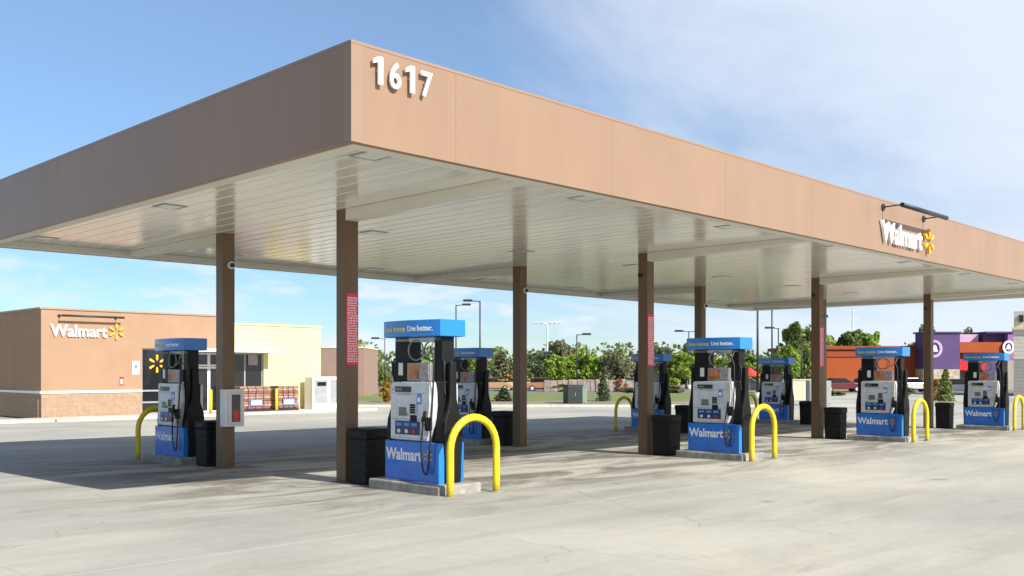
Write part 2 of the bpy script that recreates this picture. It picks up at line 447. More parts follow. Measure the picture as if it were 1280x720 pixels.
for i, cx in enumerate(CX):
    for cy in (CN, CFW):
        o = MB().box(-h, h, -h, h, G(cx,cy)-.1, SZ+.03, .008).build('column', M['column'], can)
        o.location = (cx, cy, 0); cols.append(o)
        MB().box(-h-.06, h+.06, -h-.06, h+.06, G(cx,cy)-.05, G(cx,cy)+.012, .003).build('base_plate', M['column'], o)
    b = MB().prism_x([(CN-h-.002, 4.36), (CN-h-.002, SZ-.004), (q+.225, SZ-.004), (q+.225, 4.462)], cx-h, cx+h).build('beam', M['beam'], can)
    b = MB().prism_x([(CFW+h+.002, 4.36), (CFW+h+.002, SZ-.004), (W-q-.225, SZ-.004), (W-q-.225, 4.44)], cx-h, cx+h).build('beam', M['beam'], can)

# recessed canopy lights
def canopy_light():
    t_ = thing('canopy_light', 'l', 'light', group='square lights recessed in the canopy ceiling')
    fr = MB()
    a, b = .21, .155
    fr.box(-a, a, -a, -b, -.006, .03, .002).box(-a, a, b, a, -.006, .03, .002).box(-a, -b, -b, b, -.006, .03).box(b, a, -b, b, -.006, .03)
    fr.build('frame', M['grey_metal'], t_)
    MB().box(-b+.001, b-.001, -b+.001, b-.001, -.010, .02, .004).build('lens', M['lens'], t_)
    return t_
proto = canopy_light()
names_r = ['front', 'middle', 'back']
names_c = ['closest to the numbered corner', 'second from the numbered corner', 'third from the numbered corner', 'fourth from the numbered corner',
           'fifth from the numbered corner', 'sixth from the numbered corner', 'seventh from the numbered corner', 'farthest from the numbered corner']
k = 0
for r_, wy in enumerate((.88, 6.2, 11.6)):
    for c_ in range(8):
        o = proto if k == 0 else copy_tree(proto)
        k += 1
        sx = .95+4.13*c_
        if sx > L-.5: sx = L-.7
        o.location = (sx, wy, SZ-.003)
        o['label'] = 'square ceiling light in the %s row of the canopy, %s' % (names_r[r_], names_c[c_])

# ------------------------------------------------------------------ fascia signs
num = thing('address_number', 'white raised number 1617 on the front of the brown canopy near its corner', 'numbers', (.71, -.03, 5.105))
for ch, dx in (('1', -.375), ('6', -.135), ('1', .09), ('7', .33)):
    if ch == '1':
        o = MB().prism([(-.004,0),(.06,0),(.06,.315),(.005,.315),(-.075,.275),(-.075,.222),(-.004,.25)], -.03, 0, .003).build('digit', M['letters'], num); o.location = (dx, -.005, 0)
    else:
        me = text_mesh(ch, .41, .013, .006, sx=.86)
        o = link('digit', me, M['letters'], num); o.location = (dx, -.02, .008)
    MB().tube([(dx, -.0, .16), (dx, .03, .16)], .008, 6).build('standoff', M['grey_metal'], num)
sg = thing('wall_sign', 'white store name lettering with yellow starburst on the canopy front below a light bar', 'sign', (15.15, -.03, 4.63), group='store name signs')
link('lettering', text_mesh('Walmart', .64, .03, .013, sx=.92), M['letters'], sg).location = (-.36, -.02, 0)
o = spark_mb(.29, .06).build('starburst', M['spark'], sg); o.location = (1.12, .0, .23)
def bar_light(label, loc, ln, d, mat):
    b = thing('sign_light', label, 'light bar', loc, group='dark light bars over the store signs')
    MB().tube([(-ln/2, -d, 0), (ln/2, -d, 0)], .05, 12).build('lamp_bar', mat, b)
    for x in (-ln/2+.04, ln/2-.25):
        a = MB().tube([(x, 0, 0), (x, -d+.03, .01)], .015, 8).build('arm', mat, b)
        MB().disc((x, 0, 0), (0,-1,0), .075, .03).build('wall_plate', mat, a)
    return b
bar_light('dark light bar on two arms over the sign on the canopy front', (15.1, -.001, 5.37), 2.5, .43, M['dark_metal'])

# ------------------------------------------------------------------ fuel pump
PW, PD = .62, .25        # half width, half depth
def side_face(p, sgn):
    """all the parts of one face; built facing -Y then turned for the back"""
    Rm = Matrix.Identity(4) if sgn > 0 else Matrix.Rotation(math.pi, 4, 'Z')
    B = lambda mb, n, m, par=p, lab=None: mb.xf(Rm).build(n, m, par, lab)
    yf = -PD
    # silver fascia, with a swelling right flank
    body = B(MB().prism([(-.5,.62),(.36,.62),(.40,.72),(.47,.95),(.50,1.15),(.49,1.35),(.46,1.5),(-.46,1.5),(-.5,1.46)], yf+.0, yf+.1, .012), 'front_panel', M['silver'])
    B(MB().prism([(.27,.66),(.33,.66),(.42,.95),(.46,1.2),(.44,1.46),(.36,1.46),(.385,1.2),(.35,.98)], yf-.03, yf-.002, .008), 'side_trim', M['pale_metal'], body)
    B(MB().box(-.38,.0, yf-.012, yf-.002, 1.345, 1.43, .004), 'price_display', M['screen'], body)
    B(MB().box(-.36,-.2, yf-.016, yf-.0125, 1.365, 1.41), 'readout', M['lcd'], body)
    B(MB().box(-.33,.14, yf-.02, yf-.002, 1.02, 1.31, .015), 'bezel', M['silver_dk'] if False else M['silver'], body)
    B(MB().box(-.27,-.09, yf-.026, yf-.021, .985+.0, 1.115, .003), 'card_screen', M['lcd'], body)
    kp = MB()
    for r_ in range(4):
        for c_ in range(3): kp.box(.0+.042*c_, .034+.042*c_, yf-.03, yf-.0205, 1.03+.036*r_, 1.058+.036*r_)
    B(kp, 'keypad', M['black'], body)
    B(MB().box(-.01,.13, yf-.0195, yf-.003, .90, 1.0, .006), 'card_reader', M['black'], body)
    gp = B(MB().box(-.37,.2, yf-.016, yf-.002, .70, .905, .004), 'grade_panel', M['navy'], body)
    for i, m_ in enumerate((M['white_plastic'], M['white_plastic'], M['redbtn'])):
        B(MB().box(-.33+.18*i, -.20+.18*i, yf-.026, yf-.0165, .83, .88, .004), 'grade_label', M['sticker_blue'], gp)
        B(MB().disc((-.265+.18*i, yf-.0165, .755), (0,-1,0), .032, .014, 14), 'grade_button', m_, gp)
    B(MB().box(.13,.24, yf-.006, yf-.0015, 1.17, 1.33), 'sticker', M['sticker_blue'], body)
    B(MB().box(.15,.22, yf-.0085, yf-.0065, 1.20, 1.27), 'sticker_print', M['letters'], body)
    B(MB().box(-.47,.37, yf-.0065, yf-.0005, .645,.652).box(-.47,.37, yf-.0065, yf-.0005, .93,.936).box(-.47,.42, yf-.0065, yf-.0005, 1.325,1.331), 'panel_seam', M['silver_dk'], body)
    B(MB().disc((-.44, yf-.0005, 1.38),(0,-1,0),.016,.008,12), 'lock', M['grey_metal'], body)
    # blue lower panel
    blue = B(MB().box(-PW, PW-.02, yf-.012, yf+.06, .0, .6, .012), 'lower_panel', M['blue'])
    B(MB().box(PW-.0195, PW+.035, yf-.022, yf+.09, .0, .602, .008), 'corner_strip', M['topper'], blue)
    me = text_mesh('Walmart', .25, .002, .0065, sx=.93); me.transform(Rm @ T3((-.16, yf-.0145, .315)))
    link('lettering', me, M['letters'], blue)
    B(spark_mb(.095, .003, .36, T3((.40, yf-.0125, .39))), 'starburst', M['spark'], blue)
    # advert frame above
    ad = B(MB().box(-.16,.38, yf+.05, yf+.11, 1.515, 1.79, .01), 'poster_frame', M['silver_dk'])
    B(MB().box(-.135,.14, yf+.04, yf+.0495, 1.54, 1.765), 'poster', M['orange'], ad)
    B(MB().box(.143,.355, yf+.04, yf+.0495, 1.54, 1.765), 'poster_picture', M['poster_grey'], ad)
    B(MB().box(-.33,-.23, yf+.02, yf+.029, 1.60, 1.79, .003), 'notice', M['white_plastic'])
    # nozzle in its boot
    bt = B(MB().box(.40,.5, yf-.09, yf-.004, .78, .98, .02), 'nozzle_boot', M['black'])
    nz = MB().tube([(.455, yf-.07, .84),(.455, yf-.1, .93),(.455, yf-.13, 1.0),(.455,yf-.11,1.07)], .026, 10, smooth=3)
    nz.tube([(.455, yf-.1, .86),(.455, yf-.17, .9),(.455, yf-.18, .98),(.455, yf-.13, 1.02)], .009, 6, smooth=3)
    noz = B(nz, 'nozzle', M['black'])
    B(MB().tube([(.455, yf-.11, 1.06),(.44, yf-.13, 1.02),(.40, yf-.12, .8),(.34, yf-.1, .5),(.37, yf-.08, .2),(.45, yf-.07, .16),(.50, yf-.07, .5),(.535, yf-.06, 1.0),(.54, yf-.03, 1.5),(.52, yf-.01, 1.85),(.44, yf-.0, 2.03)], .014, 8, smooth=6), 'hose', M['rubber'], noz)
    # breakaway coil near the top
    B(MB().tube([(.06+.17*math.cos(a), yf+.04+.0*a, 1.98+.15*math.sin(a)) for a in [k*math.pi/10 for k in range(-2, 17)]]
                + [(.3, yf+.02, 1.9),(.42, yf+.01, 1.95),(.5, yf, 2.08),(.52, yf+.03, 2.16)], .0125, 8, smooth=3), 'hose_loop', M['hose_grey'])
def make_pump():
    p = thing('fuel_pump', 'p', 'fuel pump', group='blue and black fuel pumps under the canopy')
    side_face(p, 1); side_face(p, -1)
    MB().box(-.50,.36, -PD+.102, PD-.102, .05, 1.5).build('cabinet', M['silver_dk'], p)
    for s in (-1, 1):
        # post: rises to the topper, its foot spreads in a bottle-shaped hose cover
        x0, x1 = (.38, .56) if s > 0 else (-.55, -.2)
        MB().box(x0, x1, -.12, .12, 1.505, 2.18, .012).build('post', M['black'], p)
        MB().box(*sorted((s*.364 if s>0 else s*.502, s*.585)), -PD+.104, PD-.104, .03, 1.5, .01).build('end_panel', M['black'], p)
        o = MB().prism_x([(-.15,.0),(.15,.0),(.165,.35),(.19,.72),(.17,.92),(.11,1.08),(.07,1.25),(.06,1.8),(-.06,1.8),(-.07,1.25),(-.11,1.08),(-.17,.92),(-.19,.72),(-.165,.35)], *sorted((s*.59, s*.68)))
        bmesh.ops.bevel(o.bm, geom=list(o.bm.edges), offset=.018, segments=2, profile=.5, affect='EDGES')
        o.build('hose_cover', M['black'], p)
        MB().tube([(s*.5, -.1, 1.9),(s*.60, -.12, 1.8),(s*.61,-.12,1.65),(s*.58,-.1,1.5),(s*.6,-.1,1.3)], .014, 8, smooth=5).build('cable', M['rubber'], p)
    # crossbar and topper with a bowed face
    MB().box(-.55,.55, -.12,.12, 2.11, 2.175, .01).build('crossbar', M['pale_metal'], p)
    def bow(y0, off=0, x=.66, n=10): return [(-x+2*x*i/n, y0-.085*(1-(2*i/n-1)**2)-off) for i in range(n+1)]
    out = bow(-PD-.0) + [(a, -b) for a, b in bow(-PD-.0)[::-1]]
    tp = MB().prism_z(out, 2.18, 2.43); 
    es = [e for e in tp.bm.edges if abs(e.verts[0].co.z-e.verts[1].co.z) < 1e-5]
    bmesh.ops.bevel(tp.bm, geom=es, offset=.012, segments=2, profile=.5, affect='EDGES')
    tp = tp.build('topper', M['topper'], p)
    for k_ in (0, 1):
        for txt, cx, m_, nm in (('Save money.', -.31, M['letters_y'], 'slogan'), ('Live better.', .27, M['letters'], 'slogan')):
            me = text_mesh(txt, .112, .0015, .0025, sx=1.0)
            for v in me.vertices:
                x = v.co.x+cx; v.co.x = x; v.co.z += 2.265
                v.co.y += -PD-.085*(1-(x/.66)**2)-.004
            if k_: me.transform(Matrix.Rotation(math.pi, 4, 'Z'))
            link(nm, me, m_, tp)
    return p
def pump_pos(i, row):     # centre
    return CX[i]+.05, (2.575 if row == 0 else 10.4)
isl_w = 2.48
pump0 = make_pump()
def make_island():
    t_ = thing('pump_island', 'i', 'kerb island', group='low concrete islands under the pumps')
    MB().box(-.83,.83, -.43,.43, -.2,.15,.03,3).build('island', M['island'], t_)
    MB().box(-.7,.7, -.33,.33, .1501,.156).build('base_plate', M['silver_dk'], t_)
    return t_
isl0 = make_island()
def make_hoop():
    t_ = thing('hoop_bollard', 'h', 'bollard', group='yellow hoop bollards at the island ends')
    rr = .465
    pts = [(-rr,0,-.25),(-rr,0,.3),(-rr,0,.62)]+[(-rr*math.cos(a),0,.66+rr*math.sin(a)) for a in [math.pi*k/14 for k in range(0,15)]]+[(rr,0,.62),(rr,0,.3),(rr,0,-.25)]
    MB().tube(pts, .055, 16).build('bent_pipe', M['yellow'], t_)
    ft = MB()
    for s in (-1, 1): ft.disc((s*rr,0,-.02),(0,0,1),.1,.028,18)
    ft.build('footing', M['island'], t_)
    return t_
hoop0 = make_hoop()
def make_bin():
    t_ = thing('trash_bin', 'b', 'trash bin', group='square black bins beside the columns')
    b = MB()
    b.faces([(-.222,-.222,0),(.222,-.222,0),(.222,.222,0),(-.222,.222,0),(-.235,-.235,.74),(.235,-.235,.74),(.235,.235,.74),(-.235,.235,.74)],
            [(0,3,2,1),(4,5,6,7),(0,1,5,4),(1,2,6,5),(2,3,7,6),(3,0,4,7)])
    bmesh.ops.bevel(b.bm, geom=list(b.bm.edges), offset=.025, segments=3, profile=.5, affect='EDGES')
    b.build('body', M['bin'], t_)
    MB().box(-.25,.25,-.25,.25,.735,.90,.035,3).build('lid', M['bin'], t_)
    s_ = MB()
    for z in (.2,.34,.48,.62):
        e = .222+.013*z/.74+.004
        s_.box(-e+.03, e-.03, -e-.008, -e+.02, z-.018, z+.018, .006).box(-e-.008, -e+.02, -e+.03, e-.03, z-.018, z+.018, .006)
    s_.build('ribs', M['bin'], t_)
    for a in (0, -math.pi/2):
        MB().box(-.15,.15,-.262,-.245,.78,.86,.006).xf(Matrix.Rotation(a,4,'Z')).build('flap', M['black'], t_)
    return t_
bin0 = make_bin()
whichn = ['nearest', 'second', 'third', 'fourth']
PL = {(0,0):'nearest blue fuel pump, at the front column with the full red notice strip',
      (1,0):'second front-row blue fuel pump, right of the brown column left of centre right',
      (2,0):'third front-row blue fuel pump, seen against the orange building',
      (3,0):'last front-row blue fuel pump, in front of the purple and grey buildings',
      (0,1):'blue fuel pump in the shade next to the column with the white cabinet',
      (1,1):'shaded back-row fuel pump glimpsed right behind the nearest pump',
      (2,1):'shaded back-row fuel pump half hidden behind the second front column',
      (3,1):'farthest shaded back-row fuel pump, in front of the pale block wall'}
IL = {(0,0):'chipped concrete island under the nearest pump', (1,0):'concrete island under the second front-row pump',
      (2,0):'concrete island under the pump in front of the orange building', (3,0):'concrete island under the last front-row pump at the right',
      (0,1):'shaded concrete island beside the column with the white cabinet', (1,1):'shaded concrete island behind the nearest pump',
      (2,1):'shaded concrete island behind the second front column', (3,1):'shaded concrete island under the farthest back-row pump'}
HL = {(0,0):'largest yellow hoop bollard, in front of the nearest pump', (1,0):'yellow hoop bollard beside the second front-row pump',
      (2,0):'yellow hoop bollard right of the pump before the orange building', (3,0):'yellow hoop bollard at the right edge by the last front pump',
      (0,1):'yellow hoop bollard left of the shaded pump before the tan store', (1,1):'yellow hoop bollard hidden behind the nearest pump, second in the back row',
      (2,1):'shaded yellow hoop bollard left of the second front column', (3,1):'dim yellow hoop bollard seen behind the second front-row hoop'}
BL = {(0,0):'black square bin between the nearest pump and its column', (1,0):'ribbed black bin right of the second front column',
      (2,0):'black bin right of the third front column', (3,0):'black bin at the foot of the last front column',
      (0,1):'black bin left of the column with the white cabinet', (1,1):'black bin left of the second back-row column',
      (2,1):'black bin behind the second front-row pump, left of its body', (3,1):'black bin by the farthest back-row column'}
PL[(1,0)] = 'second front-row blue fuel pump, between the second and third front columns'
first = True
for row in (0, 1):
    for i in range(4):
        x, y = pump_pos(i, row); gz = G(x, y)
        y_b = 3.93 if row == 0 else 9.05
        y_h = 1.58 if row == 0 else 11.62
        for o0, loc, rz, lab in ((pump0, (x, y, gz+.15), -math.pi/2, PL[(i,row)]),
                            (isl0, (x, y, gz), -math.pi/2, IL[(i,row)]),
                            (hoop0, (x+.11, y_h, G(x,y_h)), 0, HL[(i,row)]),
                            (bin0, (x-.02, y_b, G(x,y_b)), 0, BL[(i,row)])):
            o = o0 if first else copy_tree(o0)
            o.location = loc; o.rotation_euler = (0,0,rz); o['label'] = lab
        first = False

# ------------------------------------------------------------------ things on the columns
def red_strip(i):
    t_ = thing('notice_strip', ['red notice strip with pale print on the nearest front column','red notice strip on the second front column',
               'faded red notice strip on the third front column'][i], 'notice', (CX[i], CN-h-.001, 0), group='red notice strips on the front columns')
    MB().box(-.115,.125,-.004,0,1.98,3.16).build('backing', M['red'], t_)
    random.seed(5)
    b = MB(); z = 3.1
    while z > 2.03:
        x = -.095
        while x < .09:
            w_ = random.uniform(.02,.06)
            b.box(x, min(x+w_,.108), -.0055, -.0042, z-.026, z); x += w_+.012
        z -= .042
    b.build('print', M['pinkwhite'], t_)
for i in (0,1,2): red_strip(i)
def camera_obj(x, y, z, nrm, lab, big=True):
    rz = math.atan2(nrm[0], -nrm[1])
    t_ = thing('security_camera', lab, 'camera', (x, y, z), rz, group='small security cameras on the columns')
    r = .075 if big else .045
    MB().disc((0,0,0),(0,-1,0), r, .05, 24).build('housing', M['white_plastic'] if big else M['dark_metal'], t_)
    MB().disc((0,-.0505,0),(0,-1,0), r*.6, .035, 20).build('lens', M['screen'], t_)
    return t_
CLB = ['round white camera on the column with the white cabinet','round white camera on the second back-row column','round white camera on the third back-row column','round white camera on the last back-row column']
for i in range(4):
    camera_obj(CX[i]+.04, CFW-h-.001, 3.93, (0,-1), CLB[i])
for i, lb in ((1,'small dark camera on the left side of the second front column'),(2,'small dark camera on the left side of the third front column'),(3,'small dark camera on the left side of the last front column')):
    camera_obj(CX[i]-h-.001, CN+.05, 4.05, (-1,0), lb, False)
cab = thing('extinguisher_cabinet', 'white fire extinguisher cabinet mounted on the leftmost brown column', 'cabinet', (CX[0]+.02, CFW-h-.002, 0))
MB().box(-.21,.21,-.19,0,.80,1.52,.012).build('body', M['white_plastic'], cab)
fr = MB().box(-.16,.16,-.202,-.191,.84,1.48,.006)
d = fr.build('door', M['pale_metal'], cab)
MB().box(-.07,.11,-.2065,-.2025,.89,1.42).build('window', M['glass_dark'], d)
MB().box(-.04,.08,-.2085,-.207,.92,1.12).build('red_label', M['redbtn'], d)

# ------------------------------------------------------------------ store
sw_ = 37.07
st = thing('store', 'low tan and cream store building with white trim line and dark windows', 'building', (0,0,0))
def wall(par, name, x0, x1, z0, z1, ops, mat, y0, y1):
    b = MB(); cuts = sorted({x0, x1, *[o[0] for o in ops], *[o[1] for o in ops]})
    for a, c in zip(cuts, cuts[1:]):
        op = [o for o in ops if o[0] <= a+1e-6 and o[1] >= c-1e-6]
        if not op: b.box(a, c, y0, y1, z0, z1)
        else:
            o = op[0]
            if o[2] > z0+.001: b.box(a, c, y0, y1, z0, o[2])
            if o[3] < z1-.001: b.box(a, c, y0, y1, o[3], z1)
    return b.build(name, mat, par)
ZB = -.35
wall(st, 'tan_wall', 10.0, 19.2, .86, 4.66, [(14.7,16.9,.86,2.95),(17.35,19.2,.86,2.75)], M['tan_wall'], sw_, sw_+.3)
wall(st, 'block_base', 10.0, 19.2, ZB, .86, [(14.7,16.9,-.27,.86),(17.35,19.2,-.27,.86)], M['block'], sw_-.03, sw_+.3)
wall(st, 'cream_wall', 19.2, 25.05, ZB, 4.26, [(19.2,21.4,.95,2.78)], M['cream_wall'], sw_-.06, sw_+.3)
MB().box(10.0,10.3, sw_+.3, sw_+14, .86,4.66).build('side_wall', M['tan_wall'], st)
MB().box(9.97,10.3, sw_+.3, sw_+14, ZB,.86).build('side_block_base', M['block'], st)
MB().box(24.75,25.05, sw_+.3, sw_+14, ZB,4.26).build('end_wall', M['cream_wall'], st)
MB().box(10.3,24.75, sw_+.3, sw_+14, 4.0,4.1).build('roof', M['roof'], st)
MB().box(9.93,14.69, sw_-.07, sw_-.0, .815,.925).box(16.91,17.34, sw_-.07, sw_, .815,.925).box(9.93,10.0, sw_, sw_+14, .815,.925).build('trim_band', M['white'], st)
MB().box(9.93,19.2, sw_-.05, sw_+.36, 4.66,4.74).box(9.93,10.36, sw_+.361, sw_+14, 4.66,4.74).build('coping', M['cap_tan'], st)
MB().box(19.21,25.12, sw_-.12, sw_+.36, 4.26,4.36,.01).build('cream_coping', M['cream_wall'], st)
def window(x0, x1, z0, z1, nm, mull, par=st, label=None):
    w_ = MB(); y = sw_+.08; e = .06
    w_.box(x0,x1,y,y+.06,z0,z0+e).box(x0,x1,y,y+.06,z1-e,z1).box(x0,x0+e,y,y+.06,z0+e,z1-e).box(x1-e,x1,y,y+.06,z0+e,z1-e)
    for m_ in mull:
        if m_[0] == 'v': w_.box(m_[1]-.04,m_[1]+.04,y,y+.06,z0+e,z1-e)
        else: w_.box(x0+e,x1-e,y+.002,y+.058,m_[1]-.04,m_[1]+.04)
    fr = w_.build(nm, M['white'] if nm == 'door' else M['grey_metal'], par, label)
    MB().box(x0+e*.5,x1-e*.5,y+.025,y+.035,z0+e*.5,z1-e*.5).build('pane', M['glass_dark'], fr)
    return fr
w1 = window(14.7,16.9,-.27,2.95,'window',[('h',.87),('h',.3)])
d_ = window(17.35,19.2,-.27,2.75,'door',[('v',17.4),('v',18.25),('h',2.12),('h',2.0),('v',18.32),('v',19.12)])
MB().box(17.45,17.9, sw_+.065, sw_+.078, .9,1.0).build('handle', M['grey_metal'], d_)
window(19.26,21.4,.95,2.78,'window',[('v',20.35)])
o = spark_mb(.45, .01, .36, T3((15.5, sw_+.07, 2.2))).build('starburst', M['spark'], w1)
MB().box(20.55,21.1, sw_+.06, sw_+.075, 2.15,2.7).build('window_poster', M['poster_grey'], st)
MB().box(16.6,21.7, sw_-1.3, sw_-.061, 2.80,2.98,.01).build('awning', M['white'], st)
sg = thing('wall_sign', 'white store name lettering with yellow starburst on the tan store wall', 'sign', (12.1, sw_-.03, 3.45), group='store name signs')
link('lettering', text_mesh('Walmart', .76, .03, .016, sx=.93), M['letters'], sg).location = (-.42, -.03, 0)
o = spark_mb(.38, .06).build('starburst', M['spark'], sg); o.location = (1.32, 0, .27)
bar_light('dark light bar on two arms over the sign on the tan store', (12.2, sw_, 4.38), 2.9, .4, M['dark_metal'])
ps = thing('notice', 'white notice with dark symbol beside the starburst window', 'notice', (14.35, sw_-.004, 2.0))
MB().box(-.13,.22,-.012,0,-.32,.32).build('backing', M['letters'], ps)
MB().disc((.045,-.0125,.06),(0,-1,0),.09,.003,16).build('symbol', M['sticker_blue'], ps)
ps = thing('notice', 'small red and white notice low on the tan store wall', 'notice', (13.7, sw_-.004, 1.35))
MB().box(-.1,.1,-.012,0,-.2,.2).build('backing', M['redbtn'], ps)
MB().box(-.06,.06,-.015,-.0125,-.14,.1).build('print', M['letters'], ps)

# goods stacked outside
def goods(x0, x1, y, lab, seed):
    random.seed(seed)
    t_ = thing('bagged_goods', lab, 'stacked goods', ((x0+x1)/2, y, -.27), group='stacks of bagged goods outside the store')
    w_ = (x1-x0)/2
    MB().box(-w_,w_,-.45,.45,0,.12,.01).build('pallet', M['dark_metal'], t_)
    z = .13
    mats = [M['rust_leaf_p'], M['goods_pink'], M['goods_brown']]
    r_ = 0
    while z < 1.22:
        b = MB(); n_ = 4
        off = random.uniform(-.04,.04)
        for k_ in range(n_):
            a = -w_+2*w_*k_/n_
            b.box(a+.012+off, a+2*w_/n_-.012+off, -.43, .43, z, z+.125, .035, 2)
        b.build('bag_layer', mats[r_ % 3], t_); z += .132; r_ += 1
    MB().box(-.35,.35,-.475,-.455,.28,.62,.01).build('price_card', M['sticker_blue'], t_)
    MB().box(-.29,.29,-.485,-.476,.36,.56).build('card_print', M['letters'], t_)
M['rust_leaf_p'] = pbr('bag_red', (.26,.085,.06), .5, 0, .5, 9)
M['goods_pink'] = pbr('bag_pink', (.36,.22,.2), .5, 0, .5, 11)
M['goods_brown'] = pbr('bag_brown', (.26,.17,.1), .5, 0, .5, 10)
goods(19.3, 21.1, 36.2, 'stack of brown and pink bagged goods under the store windows', 1)
goods(21.5, 22.8, 36.2, 'stack of red bagged goods against the cream store wall', 2)
ice = thing('ice_freezer', 'white outdoor ice freezer with two grey doors at the cream wall end', 'freezer', (24.75, 36.2, -.27))
MB().box(-1.05,1.05,-.4,.4,0,1.78,.02).build('cabinet', M['white'], ice)
for s in (-.5,.5):
    d = MB().box(s-.4,s+.4,-.44,-.402,.35,1.62,.012).build('door', M['poster_ice'] if 'poster_ice' in M else M['grey_metal'], ice)
    MB().box(s+.3,s+.34,-.475,-.441,.8,1.2,.01).build('handle', M['white_plastic'], d)
MB().box(-.78,-.2,-.446,-.441,1.28,1.5).build('label_plate', M['black'], ice)
for x, lb in ((17.5,'yellow steel post in front of the store door'),(21.25,'yellow steel post between the two stacks of bagged goods'),(26.0,'yellow steel post right of the ice freezer')):
    t_ = thing('bollard', lb, 'bollard', (x, 35.5, -.27), group='yellow steel posts along the store front')
    MB().tube([(0,0,0),(0,0,1.12)], .075, 14).build('post', M['yellow'], t_)
    bb = MB(); bmesh.ops.create_uvsphere(bb.bm, u_segments=14, v_segments=8, radius=.074)
    bb.xf(T3((0,0,1.12))).build('cap', M['yellow'], t_)
# far wing
wg = thing('building', 'low pinkish brown building behind the cream store wall', 'building', CF(425, 78, -.4), CROT)
MB().box(-3.6,1.95,0,8,0,4.05).build('wall', M['pink_wall'], wg)
MB().box(-3.65,2.0,-.05,8.05,4.05,4.17).build('coping', M['cream_wall'], wg)

# ------------------------------------------------------------------ light poles
def pole(px, F, ytop, style, lab, r=.09, mat='dark_metal', arm=1.4, ybase=None):
    top = ZP(ytop, F); p = CF(px, F, -.39)
    t_ = thing('light_pole' if style != 'utility' else 'utility_pole', lab, 'light pole' if style != 'utility' else 'utility pole', p, CROT)
    H_ = top+.39
    MB().tube([(0,0,0),(0,0,H_)], r, 10, r*.7).build('pole', M[mat], t_)
    if style != 'utility': MB().disc((0,0,-.01),(0,0,1), r*3.2, .6, 16).build('footing', M['kerb'], t_)
    if style == 'utility':
        for z_ in (.25, 1.6):
            MB().box(-1.1,1.1,-.06,.06,H_-z_-.06,H_-z_+.06).build('crossarm', M[mat], t_)
    dirs = {'l':(-1,), 'r':(1,), 'd':(-1,1), 'utility':(), 'none':()}[style]
    for s in dirs:
        a = MB().tube([(0,0,H_-.08),(s*arm*.6,0,H_)], r*.5, 8).build('arm', M[mat], t_)
        MB().box(*sorted((s*arm*.5, s*(arm*.5+.95))), -.22,.22,H_-.07,H_+.14,.03).build('lamp_head', M[mat], a)
    return t_
pole(570, 108, 381, 'r', 'thin dark light pole with right-pointing head above the nearest pump', .09)
pole(600, 100, 376, 'l', 'dark light pole with left-pointing head right of the nearest pump topper', .10, arm=1.6)
pole(481, 118, 423, 'l', 'short light pole left of the nearest pump topper', .07)
pole(684, 125, 404, 'd', 'tall pale light pole among the trees behind the canopy', .16, 'pale_metal', 1.8)
pole(721, 105, 418, 'r', 'dark light pole in front of the bright green trees', .08, arm=1.2)
pole(731, 112, 441, 'none', 'short pale pole in front of the bright green trees', .09, 'pale_metal')
pole(861, 110, 414, 'd', 'double-headed light pole above the second front-row pump', .08, arm=1.3)
pole(947, 72, 360, 'r', 'thick dark light pole rising past the canopy, left of a pair', .10)
pole(965, 78, 360, 'r', 'thin dark light pole rising past the canopy, right of a pair', .08)
pole(973, 105, 410, 'l', 'light pole with left-pointing head behind the canopy pair', .09, arm=1.0)
pole(1002, 100, 422, 'none', 'dark pole in front of the tall tree left of the orange building', .09)
pole(1066, 150, 386, 'utility', 'pale wooden power pole behind the orange building', .17, 'pale_metal')
pole(1009, 140, 416, 'none', 'thin pale pole rising behind the orange building corner', .09, 'pale_metal')

# ------------------------------------------------------------------ trees
def leaf_cloud(bm, c, rad, n, size, squash=.8):
    for _ in range(n):
        while True:
            d = Vector((random.uniform(-1,1), random.uniform(-1,1), random.uniform(-1,1)))
            if .15 < d.length <= 1: break
        d = d.normalized()*(d.length**.45)
        p = c+Vector((d.x*rad, d.y*rad, d.z*rad*squash))
        s = size*random.uniform(.6,1.4)
        a = Vector((random.gauss(0,1), random.gauss(0,1), random.gauss(0,1))).normalized()
        b = a.orthogonal().normalized(); cc = a.cross(b)
        v = [bm.verts.new(p+b*s+cc*s*.2), bm.verts.new(p+cc*s*.7), bm.verts.new(p-b*s*.9), bm.verts.new(p-cc*s*.8)]
        bm.faces.new(v)
def crown_round(seed, n=34, per=80, leaf=.04):   # unit tree: height 1, crown radius ~.45
    random.seed(seed); mb = MB()
    for i in range(n):
        a = random.uniform(0, 2*math.pi); z = random.uniform(.14, .93)
        env = math.sin(math.pi*min(1, max(0, (z-.0)/1.04)))**.6
        r = random.uniform(.1, .36)*env
        rad = random.uniform(.08,.17)*(.6+.5*env)
        leaf_cloud(mb.bm, Vector((r*math.cos(a), r*math.sin(a), z)), rad, per, leaf)
    return mb
def crown_cone(seed, n=46, per=45, leaf=.035, base=.08, wid=.3):
    random.seed(seed); mb = MB()
    for i in range(n):
        z = base+(.98-base)*(i/n); env = (1-z)**.8+.04
        a = i*2.4+random.uniform(-.4,.4); r = random.uniform(.35,.9)*wid*env
        leaf_cloud(mb.bm, Vector((r*math.cos(a), r*math.sin(a), z-.03*env)), wid*env*random.uniform(.35,.6)+.01, per, leaf, .45)
    return mb
